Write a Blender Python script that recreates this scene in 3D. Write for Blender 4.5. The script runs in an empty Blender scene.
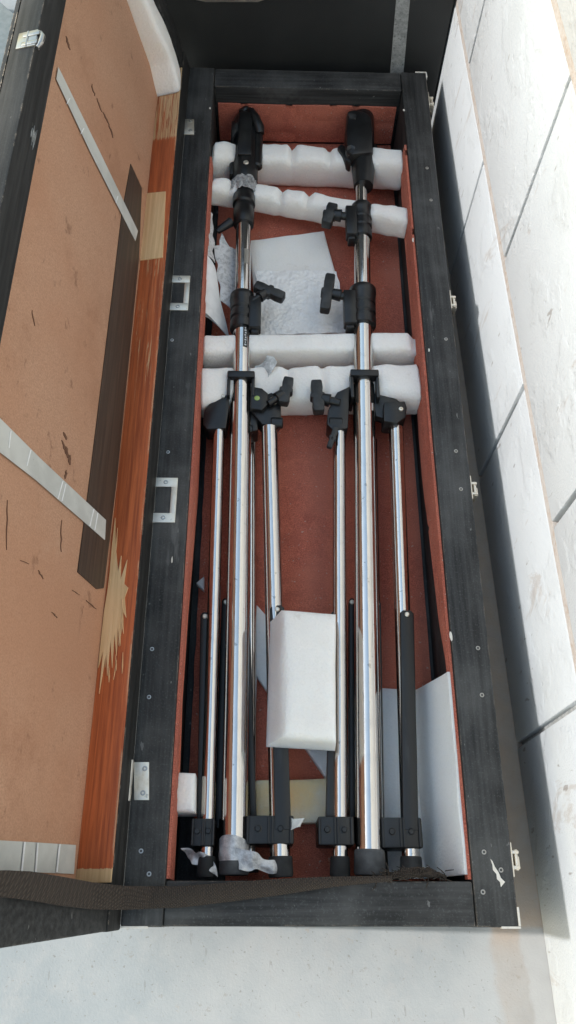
import bpy, bmesh, math, random
from mathutils import Vector, Matrix, noise
random.seed(7)
SC = bpy.context.scene
COL = SC.collection
R = math.radians

# ------------------------------------------------------------------ camera, world, sun, exposure
RIM, CAM_H = 0.15, 1.0
FPX, CX, CY = 828.0, 288.0, 512.0
CAMPOS = Vector((0, 0, RIM + CAM_H))
def _ray(x, y): return Vector(((x - CX) / FPX, -(y - CY) / FPX, -1.0))
_d = _ray(265, 920).normalized()
_v = _ray(290, -1167); _v -= _d * _v.dot(_d); _v.normalize()
_Z = -_d; _X = _v.cross(_Z)
ROT = Matrix((_X, _v, _Z))                      # camera -> world
cam = bpy.data.cameras.new('camera'); camo = bpy.data.objects.new('camera', cam); COL.objects.link(camo)
cam.sensor_fit = 'VERTICAL'; cam.sensor_height = 24.0; cam.lens = FPX * 24.0 / 1024.0
cam.clip_start = 0.02; cam.clip_end = 500
camo.matrix_world = Matrix.Translation(CAMPOS) @ ROT.to_4x4()
SC.camera = camo

SUN_EL, SUN_AZ = 37.4, 1.0                      # the sun stands to the left (-X), a hair behind
w = bpy.data.worlds.new('World'); SC.world = w; w.use_nodes = True
nt = w.node_tree; nt.nodes.clear()
sky = nt.nodes.new('ShaderNodeTexSky'); sky.sky_type = 'NISHITA'; sky.sun_disc = False
sky.sun_elevation = R(SUN_EL); sky.sun_rotation = R(270 - SUN_AZ)
sky.air_density = 2.3; sky.dust_density = 1.3; sky.ozone_density = .6
bg = nt.nodes.new('ShaderNodeBackground'); bg.inputs[1].default_value = 0.15
wo = nt.nodes.new('ShaderNodeOutputWorld')
nt.links.new(sky.outputs[0], bg.inputs[0]); nt.links.new(bg.outputs[0], wo.inputs[0])
sl = bpy.data.lights.new('sun', 'SUN'); sl.energy = 2.15; sl.angle = R(0.5); sl.color = (1, .985, .965)
so = bpy.data.objects.new('sun', sl); COL.objects.link(so)
_L = Vector((math.cos(R(SUN_EL)) * math.cos(R(SUN_AZ)), math.cos(R(SUN_EL)) * math.sin(R(SUN_AZ)), -math.sin(R(SUN_EL))))
so.rotation_euler = _L.to_track_quat('-Z', 'Y').to_euler()
so.location = (-3, 0, 3)
SC.view_settings.view_transform = 'Standard'; SC.view_settings.look = 'None'
SC.view_settings.exposure = 0.92; SC.view_settings.gamma = 1.0

# ------------------------------------------------------------------ measuring helpers (photo pixel -> point on a plane of known position)
def at(x, y, z):
    d = ROT @ _ray(x, y)
    return CAMPOS + d * ((z - CAMPOS.z) / d.z)
def hit(x, y, p0, n):
    d = ROT @ _ray(x, y)
    return CAMPOS + d * ((p0 - CAMPOS).dot(n) / d.dot(n))

# ------------------------------------------------------------------ material helpers
def lin(c): return tuple(((v / 255) / 12.92 if v / 255 <= .04045 else (((v / 255) + .055) / 1.055) ** 2.4) for v in c)
class M:
    def __init__(s, name):
        s.m = bpy.data.materials.new(name); s.m.use_nodes = True
        s.t = s.m.node_tree; s.t.nodes.clear()
        s.out = s.n('ShaderNodeOutputMaterial'); s.b = s.n('ShaderNodeBsdfPrincipled')
        s.l(s.b.outputs[0], s.out.inputs[0]); s.tc = s.n('ShaderNodeTexCoord')
    def n(s, k, **kw):
        q = s.t.nodes.new(k)
        for a, v in kw.items(): setattr(q, a, v)
        return q
    def l(s, a, b): s.t.links.new(a, b)
    def map(s, scale=(1, 1, 1), rot=(0, 0, 0), loc=(0, 0, 0)):
        q = s.n('ShaderNodeMapping'); s.l(s.tc.outputs['Object'], q.inputs[0])
        q.inputs['Scale'].default_value = scale; q.inputs['Rotation'].default_value = rot; q.inputs['Location'].default_value = loc
        return q.outputs[0]
    def noise(s, scale, detail=4, rough=.55, vec=None, dist=0):
        q = s.n('ShaderNodeTexNoise'); q.inputs['Scale'].default_value = scale; q.inputs['Detail'].default_value = detail
        q.inputs['Roughness'].default_value = rough; q.inputs['Distortion'].default_value = dist
        s.l(vec if vec is not None else s.tc.outputs['Object'], q.inputs['Vector']); return q.outputs[0]
    def voro(s, scale, vec=None, feature='F1'):
        q = s.n('ShaderNodeTexVoronoi', feature=feature); q.inputs['Scale'].default_value = scale
        s.l(vec if vec is not None else s.tc.outputs['Object'], q.inputs['Vector']); return q.outputs['Distance']
    def ramp(s, fac, a, b):
        q = s.n('ShaderNodeMapRange'); q.interpolation_type = 'SMOOTHSTEP'
        q.inputs['From Min'].default_value = a; q.inputs['From Max'].default_value = b
        s.l(fac, q.inputs['Value']); return q.outputs[0]
    def rng(s, fac, lo, hi):
        q = s.n('ShaderNodeMapRange'); q.inputs['To Min'].default_value = lo; q.inputs['To Max'].default_value = hi
        s.l(fac, q.inputs['Value']); return q.outputs[0]
    def math(s, op, a, b):
        q = s.n('ShaderNodeMath', operation=op)
        for i, v in enumerate((a, b)):
            if isinstance(v, (int, float)): q.inputs[i].default_value = v
            else: s.l(v, q.inputs[i])
        return q.outputs[0]
    def mix(s, fac, a, b, blend='MIX'):
        q = s.n('ShaderNodeMix', data_type='RGBA', blend_type=blend)
        for i, v in ((0, fac), (6, a), (7, b)):
            if isinstance(v, (int, float)): q.inputs[i].default_value = v
            elif isinstance(v, tuple): q.inputs[i].default_value = (*v[:3], 1)
            else: s.l(v, q.inputs[i])
        return q.outputs[2]
    def col(s, c):
        if isinstance(c, tuple): s.b.inputs['Base Color'].default_value = (*c, 1)
        else: s.l(c, s.b.inputs['Base Color'])
        return s
    def set(s, **kw):
        for k, v in kw.items():
            i = s.b.inputs[k.replace('_', ' ')]
            if isinstance(v, (int, float, tuple)): i.default_value = v
            else: s.l(v, i)
        return s
    def bump(s, h, strength=.3, dist=.001):
        q = s.n('ShaderNodeBump'); q.inputs['Strength'].default_value = strength; q.inputs['Distance'].default_value = dist
        s.l(h, q.inputs['Height']); s.l(q.outputs[0], s.b.inputs['Normal']); return s
    def xyz(s):
        q = s.n('ShaderNodeSeparateXYZ'); s.l(s.tc.outputs['Object'], q.inputs[0]); return q.outputs
    def edge(s, radius=.003, a=.06, b=.25):
        """worn edges: where the rounded normal departs from the true one"""
        bv = s.n('ShaderNodeBevel', samples=4); bv.inputs['Radius'].default_value = radius
        ge = s.n('ShaderNodeNewGeometry'); d = s.n('ShaderNodeVectorMath', operation='DOT_PRODUCT')
        s.l(bv.outputs[0], d.inputs[0]); s.l(ge.outputs['Normal'], d.inputs[1])
        return s.ramp(s.math('SUBTRACT', 1.0, d.outputs['Value']), a, b)

# ------------------------------------------------------------------ materials
def black_wood(name, base, along='Y', dust=.45, wear=True):
    m = M(name)
    sc = (60, 2.2, 60) if along == 'Y' else (2.2, 60, 60)
    g = m.noise(3, 5, .65, m.map(sc))
    big = m.noise(9, 4, .6); fine = m.noise(420, 2, .6)
    c = m.mix(m.ramp(g, .3, .75), tuple(v * .40 for v in base), tuple(v * 1.9 for v in base))
    ge = m.n('ShaderNodeNewGeometry'); sx_ = m.n('ShaderNodeSeparateXYZ'); m.l(ge.outputs['Normal'], sx_.inputs[0])
    up = m.ramp(sx_.outputs[2], .35, .95)                       # dust settles only on what faces up
    c = m.mix(m.math('MULTIPLY', m.math('MULTIPLY', m.ramp(big, .38, .75), dust), up), c, (.125, .124, .120))
    c = m.mix(m.math('MULTIPLY', m.math('MULTIPLY', m.ramp(fine, .54, .72), dust * .4), m.math('ADD', up, .12)), c, (.16, .168, .172))
    sp = m.noise(150, 3, .5, m.map((1, .4, 1)))
    c = m.mix(m.math('MULTIPLY', m.ramp(sp, .72, .75), dust), c, (.25, .245, .235))
    sx = m.noise(30, 4, .7, m.map((1, .16, 1) if along == 'Y' else (.16, 1, 1), (0, 0, .3)))
    c = m.mix(m.math('MULTIPLY', m.ramp(sx, .64, .72), dust * .8), c, (.20, .195, .19))
    rub = m.noise(2.6, 6, .72, m.map((3, 1, 3))); c = m.mix(m.math('MULTIPLY', m.ramp(rub, .55, .72), dust * .9), c, (.088, .087, .084))
    if wear:
        e = m.math('MULTIPLY', m.edge(), m.ramp(m.noise(45, 6, .75), .47, .60))
        c = m.mix(e, c, (.44, .36, .28))
    m.col(c).set(Roughness=m.rng(big, .5, .8)).bump(m.math('ADD', g, m.math('MULTIPLY', fine, .5)), .35, .0008)
    m.b.inputs['Specular IOR Level'].default_value = .35
    return m.m
BLACKW = black_wood('black painted wood', (.022, .022, .022), 'Y')
BLACKX = black_wood('black painted wood end', (.021, .021, .021), 'X')
BLACKLID = black_wood('black lid wood', (.016, .0155, .015), 'Y', dust=.14)

m = M('black vinyl'); f = m.noise(600, 2); big = m.noise(5, 3)
m.col(m.mix(m.ramp(big, .35, .8), (.010, .011, .011), (.02, .021, .021))).set(Roughness=.62).bump(f, .5, .0006); VINYL = m.m

m = M('red carpet'); f = m.noise(700, 3, .7); b2 = m.noise(45, 5, .65); big = m.noise(7, 4)
c = m.mix(m.ramp(f, .3, .7), (.31, .070, .044), (.70, .205, .130)); c = m.mix(m.math('MULTIPLY', m.ramp(b2, .45, .7), .35), c, (.26, .07, .05))
c = m.mix(m.math('MULTIPLY', m.ramp(big, .42, .68), .6), c, (.58, .195, .125))
c = m.mix(m.math('MULTIPLY', m.ramp(m.noise(230, 2), .69, .73), .7), c, (.55, .42, .35))
m.col(c).set(Roughness=.95).bump(m.math('ADD', f, m.math('MULTIPLY', b2, .6)), .9, .002); CARPET = m.m

m = M('brown hardboard'); f = m.noise(500, 3, .7); big = m.noise(4, 4); st = m.noise(55, 5, .75, m.map((1, .35, 1)), .6)
c = m.mix(m.ramp(f, .3, .7), (.39, .21, .125), (.54, .31, .20)); c = m.mix(m.math('MULTIPLY', m.ramp(big, .35, .7), .5), c, (.42, .19, .10))
st3 = m.noise(9, 6, .75, m.map((1, .45, .45))); c = m.mix(m.math('MULTIPLY', m.ramp(st3, .50, .68), .45), c, (.30, .135, .07)); c = m.mix(m.math('MULTIPLY', m.ramp(m.noise(17, 5, .7, m.map((1, .8, .5), (0, 0, 0), (3, 1, 2))), .60, .72), .4), c, (.50, .30, .20))
c = m.mix(m.math('MULTIPLY', m.ramp(st, .63, .73), .6), c, (.13, .055, .03))
s2 = m.noise(120, 3, .6, m.map((1, .25, .25), (0, 0, 0)))
c = m.mix(m.math('MULTIPLY', m.ramp(s2, .64, .74), .55), c, (.17, .075, .04))
m.col(c).set(Roughness=.72).bump(f, .3, .0006); HARDBOARD = m.m

m = M('stained pine'); g = m.noise(3, 5, .7, m.map((55, 1.6, 55)), .4); g2 = m.noise(9, 4, .7, m.map((80, 1.2, 80)))
c = m.mix(m.ramp(g, .3, .72), (.27, .056, .016), (.60, .150, .044)); c = m.mix(m.math('MULTIPLY', m.ramp(g2, .5, .7), .35), c, (.17, .04, .016))
y = m.math('ADD', m.xyz()[1], .69)
chip = m.noise(5, 6, .75, m.map((60, 1.3, 60)), .6)
def band(y, a, b, soft):
    return m.math('MULTIPLY', m.ramp(y, a - soft, a + soft), m.math('SUBTRACT', 1.0, m.ramp(y, b - soft, b + soft)))
zone = m.math('ADD', m.math('ADD', m.math('MULTIPLY', band(y, .28, .36, .05), .06), m.math('MULTIPLY', band(y, .62, 1.02, .08), .12)),
              m.math('ADD', m.math('MULTIPLY', band(y, 1.17, 1.50, .01), .26), m.math('MULTIPLY', band(y, -.1, .048, .004), .8)))
c = m.mix(m.ramp(m.math('ADD', chip, zone), .69, .76), c, m.mix(m.ramp(g, .3, .7), (.50, .32, .16), (.66, .46, .26)))
e = m.math('MULTIPLY', m.edge(.004), m.ramp(m.noise(40, 5, .7, m.map((1, .25, 1))), .46, .56))
c = m.mix(e, c, (.62, .46, .29))
m.col(c).set(Roughness=.55).bump(g, .3, .0008); PINE = m.m
m = M('bare pine'); g = m.noise(3, 5, .65, m.map((60, 2, 60)), .6)
m.col(m.mix(m.ramp(g, .3, .75), (.78, .53, .29), (.60, .36, .17))).set(Roughness=.6).bump(g, .3, .0006); BAREPINE = m.m
m = M('gouged board'); f = m.noise(300, 3); m.col(m.mix(f, (.10, .045, .025), (.20, .095, .055))).set(Roughness=.9); SCUFF = m.m
m = M('dark resin strip'); g = m.noise(3, 4, .6, m.map((70, 2, 70)))
m.col(m.mix(m.ramp(g, .3, .8), (.040, .026, .018), (.085, .055, .038))).set(Roughness=.5).bump(g, .2, .0005); DARKSTRIP = m.m

def paint_white(name, base, blot, streak):
    m = M(name); f = m.noise(350, 3, .6); big = m.noise(6, 5, .6); st = m.noise(14, 5, .75, m.map((1, 1.0, .30)), .8)
    c = m.mix(m.math('MULTIPLY', m.ramp(big, .45, .75), .6), base, blot)
    c = m.mix(m.math('MULTIPLY', m.ramp(st, .60, .68), .45), c, streak)
    dots = m.noise(95, 2, .5, m.map((1, 1, .35)))
    c = m.mix(m.math('MULTIPLY', m.ramp(dots, .70, .76), .6), c, tuple(v * .55 for v in streak))
    sk = m.noise(45, 4, .7, m.map((1, 1, .2), (R(25), 0, 0)))
    c = m.mix(m.math('MULTIPLY', m.ramp(sk, .70, .73), .6), c, tuple(v * .6 for v in streak))
    pt = m.ramp(m.voro(38), .05, .16); h = m.math('ADD', m.math('ADD', f, m.math('MULTIPLY', big, 2.)), m.math('MULTIPLY', pt, m.math('MULTIPLY', m.ramp(m.noise(12), .5, .6), 1.2)))
    m.col(c).set(Roughness=.75).bump(h, .45, .0018); return m.m
WALLW = paint_white('white painted block', (.475, .495, .51), (.41, .425, .435), (.32, .265, .225))
m = M('tan mortar'); f = m.noise(160, 4, .7)
m.col(m.mix(m.ramp(f, .35, .65), (.43, .40, .375), m.mix(m.ramp(m.noise(30, 4, .7), .35, .6), (.44, .40, .37), (.36, .29, .24)))).set(Roughness=.9).bump(f, .6, .002); MORTAR = m.m
m = M('grey joint'); f = m.noise(160, 4, .7)
m.col(m.mix(m.ramp(f, .35, .65), (.26, .27, .27), (.38, .385, .38))).set(Roughness=.9).bump(f, .6, .002); JOINT = m.m

m = M('painted concrete floor'); f = m.noise(300, 3, .6); big = m.noise(5, 6, .65); b3 = m.noise(16, 5, .7)
c = m.mix(m.ramp(big, .3, .7), (.245, .265, .27), (.335, .34, .335)); c = m.mix(m.math('MULTIPLY', m.ramp(b3, .48, .7), .6), c, (.33, .325, .315))
c = m.mix(m.math('MULTIPLY', m.ramp(m.noise(70, 4, .7), .62, .70), .5), c, (.22, .20, .17))
c = m.mix(m.math('MULTIPLY', m.ramp(m.noise(26, 5, .75), .62, .72), .5), c, (.30, .255, .21))
hair = m.noise(90, 3, .6, m.map((1, .3, 1), (0, 0, .9))); c = m.mix(m.math('MULTIPLY', m.ramp(hair, .67, .72), .35), c, (.16, .145, .13))
c = m.mix(m.math('MULTIPLY', m.ramp(m.noise(190, 2), .66, .72), .5), c, (.15, .13, .11))
x, yy, zz = m.xyz()
wob = m.math('ADD', x, m.math('MULTIPLY', m.math('SUBTRACT', m.noise(11, 4, .7), .5), .03))
wob = m.math('ADD', wob, m.math('MULTIPLY', yy, .0247))
c = m.mix(m.math('MULTIPLY', m.ramp(m.math('ADD', wob, m.math('MULTIPLY', m.noise(50, 5, .75), .012)), .281, .294), m.math('MULTIPLY', m.rng(m.noise(28, 4, .7), .35, 1.0), m.rng(m.ramp(yy, -.05, .0), .6, 1.0))), c, m.mix(m.noise(40, 4), m.mix(m.ramp(yy, -.05, .01), (.26, .205, .155), (.36, .24, .15)), m.mix(m.ramp(yy, -.05, .01), (.34, .285, .235), (.46, .33, .225))))  # tan dirt strip; its colour is lightened beside the case to offset shade
c = m.mix(m.math('MULTIPLY', m.math('MULTIPLY', m.ramp(wob, .316, .322), m.math('SUBTRACT', 1.0, m.ramp(yy, -.012, -.004))), .85), c, m.mix(m.noise(60, 4), (.32, .315, .305), (.38, .375, .36)))
m.col(c).set(Roughness=.7).bump(m.math('ADD', f, m.math('MULTIPLY', b3, .6)), .3, .0012); FLOOR = m.m

def foam(name, a, b):
    m = M(name); f = m.noise(430, 3, .6); v = m.voro(240); big = m.noise(14, 4)
    c = m.mix(m.ramp(big, .35, .7), a, b); c = m.mix(m.math('MULTIPLY', m.ramp(f, .48, .7), .22), c, tuple(q * .80 for q in b))
    gr = m.noise(22, 6, .75); c = m.mix(m.math('MULTIPLY', m.ramp(gr, .60, .74), .30), c, (.50, .42, .33))
    m.col(c).set(Roughness=.85).bump(m.math('ADD', f, m.math('MULTIPLY', v, .8)), 0.5, .0014)
    m.b.inputs['Subsurface Weight'].default_value = .8; m.b.inputs['Subsurface Radius'].default_value = (.020, .018, .016); m.b.inputs['Subsurface Scale'].default_value = 1.0
    return m.m
FOAM = foam('white packing foam', (.89, .85, .80), (.86, .815, .765))
FOAMW = foam('clean white foam', (.89, .87, .845), (.85, .83, .805))
FOAMY = foam('yellowed foam', (.90, .68, .38), (.89, .79, .66))
m = M('bubble wrap'); v = m.voro(150); f = m.noise(120, 4, .7)
m.col(m.mix(m.ramp(f, .35, .7), (.84, .81, .78), (.90, .88, .86))).set(Roughness=.4).bump(m.math('ADD', v, m.math('MULTIPLY', f, 1.0)), .8, .0028); BUBBLE = m.m

def chrome(name, tint, rough):
    m = M(name); s = m.noise(6, 3, .6, m.map((90, 3, 90))); sp = m.noise(120, 2)
    sm = m.ramp(m.noise(26, 5, .7), .48, .72)      # smudges and dull handling marks
    c = m.mix(m.math('MULTIPLY', m.ramp(sp, .66, .73), .6), tint, tuple(v * .4 for v in tint)); c = m.mix(m.math('MULTIPLY', sm, .22), c, tuple(v * .6 for v in tint))
    m.col(c).set(Metallic=1.0, Roughness=m.math('ADD', m.rng(s, rough * .5, rough * 1.5), m.math('MULTIPLY', sm, rough * .9))).bump(s, .10, .0004); return m.m
CHROME = chrome('chromed steel', (.64, .615, .59), .11)
DULL = chrome('dull scuffed steel', (.42, .41, .39), .32)
NICKEL = chrome('worn nickel', (.76, .70, .60), .42)
m = M('black plastic'); f = m.noise(300, 3); big = m.noise(30, 3)
m.col(m.mix(m.ramp(big, .4, .75), (.006, .006, .0065), (.015, .0155, .016))).set(Roughness=.36).bump(f, .25, .0005); PLASTIC = m.m
m = M('knob plastic'); f = m.noise(300, 3); big = m.noise(60, 4)
m.col(m.mix(m.ramp(big, .4, .7), (.014, .0145, .015), (.034, .035, .035))).set(Roughness=.5).bump(f, .3, .0005); KNOB = m.m
m = M('black rubber'); f = m.noise(260, 3); big = m.noise(40, 4)
m.col(m.mix(m.ramp(big, .4, .75), (.014, .0145, .015), (.045, .046, .047))).set(Roughness=.75).bump(f, .3, .0006); RUBBER = m.m
m = M('grey rubber'); f = m.noise(260, 3); big = m.noise(40, 4)
m.col(m.mix(m.ramp(big, .35, .75), (.05, .052, .054), (.12, .122, .125))).set(Roughness=.7).bump(f, .3, .0006); RUBBERG = m.m
m = M('black painted steel'); f = m.noise(200, 3); sc = m.noise(20, 4, .7, m.map((6, .6, 6)))
m.col(m.mix(m.math('MULTIPLY', m.ramp(sc, .6, .72), .5), (.006, .006, .0062), (.030, .030, .030))).set(Roughness=.42).bump(f, .12, .0004); STEELB = m.m
m = M('silver duct tape'); f = m.noise(70, 5, .7); g = m.noise(500, 2)
m.col(m.mix(m.ramp(f, .35, .65), (.34, .34, .345), (.60, .60, .605))).set(Roughness=.36, Metallic=.35).bump(m.math('ADD', f, m.math('MULTIPLY', g, .2)), .8, .002); TAPE = m.m
m = M('crumpled foil'); f = m.noise(160, 5, .8)
m.col(m.mix(m.ramp(f, .35, .65), (.24, .24, .24), (.62, .62, .62))).set(Roughness=.3, Metallic=.6).bump(f, 1., .004); FOIL = m.m
m = M('brown webbing'); x, y, z = m.xyz()
wv = m.n('ShaderNodeTexWave', wave_type='BANDS', bands_direction='DIAGONAL'); wv.inputs['Scale'].default_value = 190; wv.inputs['Distortion'].default_value = .8; m.l(m.tc.outputs['Object'], wv.inputs['Vector'])
wv2 = m.n('ShaderNodeTexWave', wave_type='BANDS', bands_direction='X'); wv2.inputs['Scale'].default_value = 150; m.l(m.tc.outputs['Object'], wv2.inputs['Vector'])
f = m.noise(90, 4, .7); h = m.math('MULTIPLY', wv.outputs['Fac'], wv2.outputs['Fac'])
c = m.mix(m.ramp(h, .1, .7), (.032, .023, .017), (.066, .048, .036)); c = m.mix(m.math('MULTIPLY', m.ramp(f, .5, .7), .4), c, (.055, .040, .030))
m.col(c).set(Roughness=.95).bump(m.math('ADD', h, f), .8, .0015); WEB = m.m
m = M('white paper'); f = m.noise(40, 5, .6); fine = m.noise(500, 2)
m.col(m.mix(m.ramp(f, .4, .75), (.80, .79, .785), (.66, .65, .645))).set(Roughness=.7).bump(f, .3, .002); PAPER = m.m
m = M('printed leaflet'); br = m.n('ShaderNodeTexBrick'); br.inputs['Scale'].default_value = 1; m.l(m.map((420, 300, 420)), br.inputs['Vector']); f = m.noise(160, 3, .7)
c = m.mix(m.math('MULTIPLY', m.ramp(f, .48, .62), .55), (.62, .605, .60), (.28, .27, .265))
m.col(c).set(Roughness=.6).bump(m.noise(30, 4), .5, .004); LEAFLET = m.m
m = M('crinkled clear plastic'); f = m.noise(60, 5, .75)
m.col(m.mix(m.ramp(f, .4, .65), (.42, .43, .42), (.78, .78, .77))).set(Roughness=.22).bump(f, .9, .004); PLASTICBAG = m.m
m = M('masking tape'); f = m.noise(220, 4, .7); big = m.noise(25, 4); x, y, z = m.xyz()
c = m.mix(m.ramp(big, .35, .7), (.58, .575, .54), (.48, .475, .445)); c = m.mix(m.math('MULTIPLY', m.ramp(f, .66, .72), .7), c, (.22, .20, .18))
m.col(c).set(Roughness=.6).bump(f, .2, .0005); MASK = m.m
m = M('pale chip'); f = m.noise(200, 3); m.col(m.mix(f, (.55, .50, .43), (.78, .74, .68))).set(Roughness=.8); CHIP = m.m
m = M('level bubble'); m.col((.30, .42, .12)).set(Roughness=.12); BUBL = m.m
m = M('black label'); m.col((.012, .012, .013)).set(Roughness=.4); LABELB = m.m
m = M('label print'); m.col((.55, .55, .55)).set(Roughness=.5); PRINT = m.m
m = M('grey case tape'); f = m.noise(70, 5, .8); f2 = m.noise(260, 3, .7)
c = m.mix(m.ramp(f, .38, .68), (.20, .205, .20), (.34, .34, .33)); c = m.mix(m.math('MULTIPLY', m.ramp(f2, .58, .66), .6), c, (.05, .05, .05))
m.col(c).set(Roughness=.7); CASETAPE = m.m

# ------------------------------------------------------------------ mesh helpers
ROOT = {}
def root_of(o):
    while o.parent: o = o.parent
    return o
def thing(name, label, cat, loc, group=None):
    o = bpy.data.objects.new(name, None); COL.objects.link(o); o.location = loc; o.empty_display_size = .02
    o['label'] = label; o['category'] = cat
    if group: o['group'] = group
    return o
def obj(name, bm, mat, parent=None, label=None, cat=None, group=None, kind=None, ang=38, loc=None):
    bmesh.ops.recalc_face_normals(bm, faces=bm.faces)
    if parent: off = root_of(parent).location.copy()
    else:
        zs = [v.co for v in bm.verts]
        off = Vector(loc) if loc is not None else Vector((sum(v.x for v in zs) / len(zs), sum(v.y for v in zs) / len(zs), min(v.z for v in zs)))
    for v in bm.verts: v.co -= off
    me = bpy.data.meshes.new(name); bm.to_mesh(me); bm.free()
    for p in me.polygons: p.use_smooth = True
    me.set_sharp_from_angle(angle=R(ang))
    o = bpy.data.objects.new(name, me); COL.objects.link(o); me.materials.append(mat)
    if parent: o.parent = parent
    else: o.location = off
    if label: o['label'] = label
    if cat: o['category'] = cat
    if group: o['group'] = group
    if kind: o['kind'] = kind
    return o
def NB(): return bmesh.new()
def merge(bm, b2):
    me = bpy.data.meshes.new('tmp'); b2.to_mesh(me); b2.free(); bm.from_mesh(me); bpy.data.meshes.remove(me); return bm
def box(bm, lo, hi, bev=.0, mat=None, seg=2):
    b = NB(); bmesh.ops.create_cube(b, size=1)
    lo, hi = Vector(lo), Vector(hi)
    for v in b.verts: v.co = Vector(((lo[i] + hi[i]) / 2 + v.co[i] * (hi[i] - lo[i]) for i in range(3)))
    if bev: bmesh.ops.bevel(b, geom=b.edges[:], offset=bev, segments=seg, affect='EDGES', profile=.5)
    if mat is not None: b.transform(mat)
    return merge(bm, b)
def tube(bm, p0, p1, r0, r1=None, seg=28, bev=0):
    p0, p1 = Vector(p0), Vector(p1); r1 = r0 if r1 is None else r1
    ax = (p1 - p0); L = ax.length; q = ax.to_track_quat('Z', 'Y').to_matrix().to_4x4()
    b = NB()
    prof = [(0, 0), (r0 - bev, 0)] + ([(r0, bev)] if bev else []) + ([(r1, L - bev)] if bev else []) + [(r1 - bev, L), (0, L)]
    lathe_into(b, prof, seg); b.transform(Matrix.Translation(p0) @ q); return merge(bm, b)
def lathe_into(b, prof, seg):
    rings = []
    for r, h in prof:
        if r <= 1e-9: rings.append([b.verts.new((0, 0, h))])
        else: rings.append([b.verts.new((r * math.cos(2 * math.pi * i / seg), r * math.sin(2 * math.pi * i / seg), h)) for i in range(seg)])
    for a, c in zip(rings, rings[1:]):
        for i in range(seg):
            j = (i + 1) % seg
            if len(a) == 1: b.faces.new((a[0], c[i], c[j]))
            elif len(c) == 1: b.faces.new((a[i], a[j], c[0]))
            else: b.faces.new((a[i], a[j], c[j], c[i]))
def lathe(bm, p0, axis, prof, seg=28):
    b = NB(); lathe_into(b, prof, seg)
    b.transform(Matrix.Translation(Vector(p0)) @ Vector(axis).to_track_quat('Z', 'Y').to_matrix().to_4x4()); return merge(bm, b)
def prism(bm, top, drop, bev=.0, seg=2):
    """top: list of world points, drop: vector to the lower outline"""
    b = NB(); n = len(top); d = Vector(drop)
    T = [b.verts.new(Vector(p)) for p in top]; B = [b.verts.new(Vector(p) + d) for p in top]
    b.faces.new(T); b.faces.new(B[::-1])
    for i in range(n): b.faces.new((T[i], B[i], B[(i + 1) % n], T[(i + 1) % n]))
    bmesh.ops.recalc_face_normals(b, faces=b.faces)
    if bev: bmesh.ops.bevel(b, geom=b.edges[:], offset=bev, segments=seg, affect='EDGES', profile=.5)
    return merge(bm, b)
def pprism(bm, pix, z1, z0, bev=.0015):
    return prism(bm, [at(x, y, z1) for x, y in pix], (0, 0, z0 - z1), bev)
def loft(bm, rings, cap=True):
    b = NB(); V = [[b.verts.new(Vector(p)) for p in r] for r in rings]; n = len(V[0])
    for a, c in zip(V, V[1:]):
        for i in range(n): b.faces.new((a[i], a[(i + 1) % n], c[(i + 1) % n], c[i]))
    if cap: b.faces.new(V[0][::-1]); b.faces.new(V[-1])
    return merge(bm, b)
def sweep(bm, pts, r, seg=8):
    pts = [Vector(p) for p in pts]; rings = []
    for i, p in enumerate(pts):
        t = (pts[min(i + 1, len(pts) - 1)] - pts[max(i - 1, 0)]).normalized()
        q = t.to_track_quat('Z', 'Y'); rr = r[i] if isinstance(r, (list, tuple)) else r
        rings.append([p + q @ Vector((rr * math.cos(2 * math.pi * k / seg), rr * math.sin(2 * math.pi * k / seg), 0)) for k in range(seg)])
    return loft(bm, rings)
def sheet(bm, fn, nu, nv, th):
    """thin sheet fn(u,v)->point, thickened along its own normal"""
    P = [[Vector(fn(i / nu, j / nv)) for j in range(nv + 1)] for i in range(nu + 1)]
    b = NB(); T = []; B = []
    for i in range(nu + 1):
        tr, br = [], []
        for j in range(nv + 1):
            du = P[min(i + 1, nu)][j] - P[max(i - 1, 0)][j]; dv = P[i][min(j + 1, nv)] - P[i][max(j - 1, 0)]
            n = du.cross(dv); n = n.normalized() if n.length > 1e-12 else Vector((0, 0, 1))
            if n.z < 0: n = -n
            tr.append(b.verts.new(P[i][j] + n * th / 2)); br.append(b.verts.new(P[i][j] - n * th / 2))
        T.append(tr); B.append(br)
    for i in range(nu):
        for j in range(nv):
            b.faces.new((T[i][j], T[i + 1][j], T[i + 1][j + 1], T[i][j + 1])); b.faces.new((B[i][j], B[i][j + 1], B[i + 1][j + 1], B[i + 1][j]))
    for i in range(nu):
        b.faces.new((T[i][0], B[i][0], B[i + 1][0], T[i + 1][0])); b.faces.new((T[i][nv], T[i + 1][nv], B[i + 1][nv], B[i][nv]))
    for j in range(nv):
        b.faces.new((T[0][j], T[0][j + 1], B[0][j + 1], B[0][j])); b.faces.new((T[nu][j], B[nu][j], B[nu][j + 1], T[nu][j + 1]))
    return merge(bm, b)
def N3(p, s, seed=0): return noise.noise(Vector(p) * s + Vector((seed * 7.3, seed * 3.1, seed * 5.7)))
def quad(c00, c10, c11, c01, bulge=0, crumple=0, freq=60, seed=0):
    c00, c10, c11, c01 = map(Vector, (c00, c10, c11, c01))
    def fn(u, v):
        p = c00 * (1 - u) * (1 - v) + c10 * u * (1 - v) + c11 * u * v + c01 * (1 - u) * v
        p = p + Vector((0, 0, bulge * 4 * u * (1 - u)))
        if crumple: p = p + Vector((N3(p, freq, seed), N3(p, freq, seed + 1), N3(p, freq, seed + 2))) * crumple
        return p
    return fn

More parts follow.
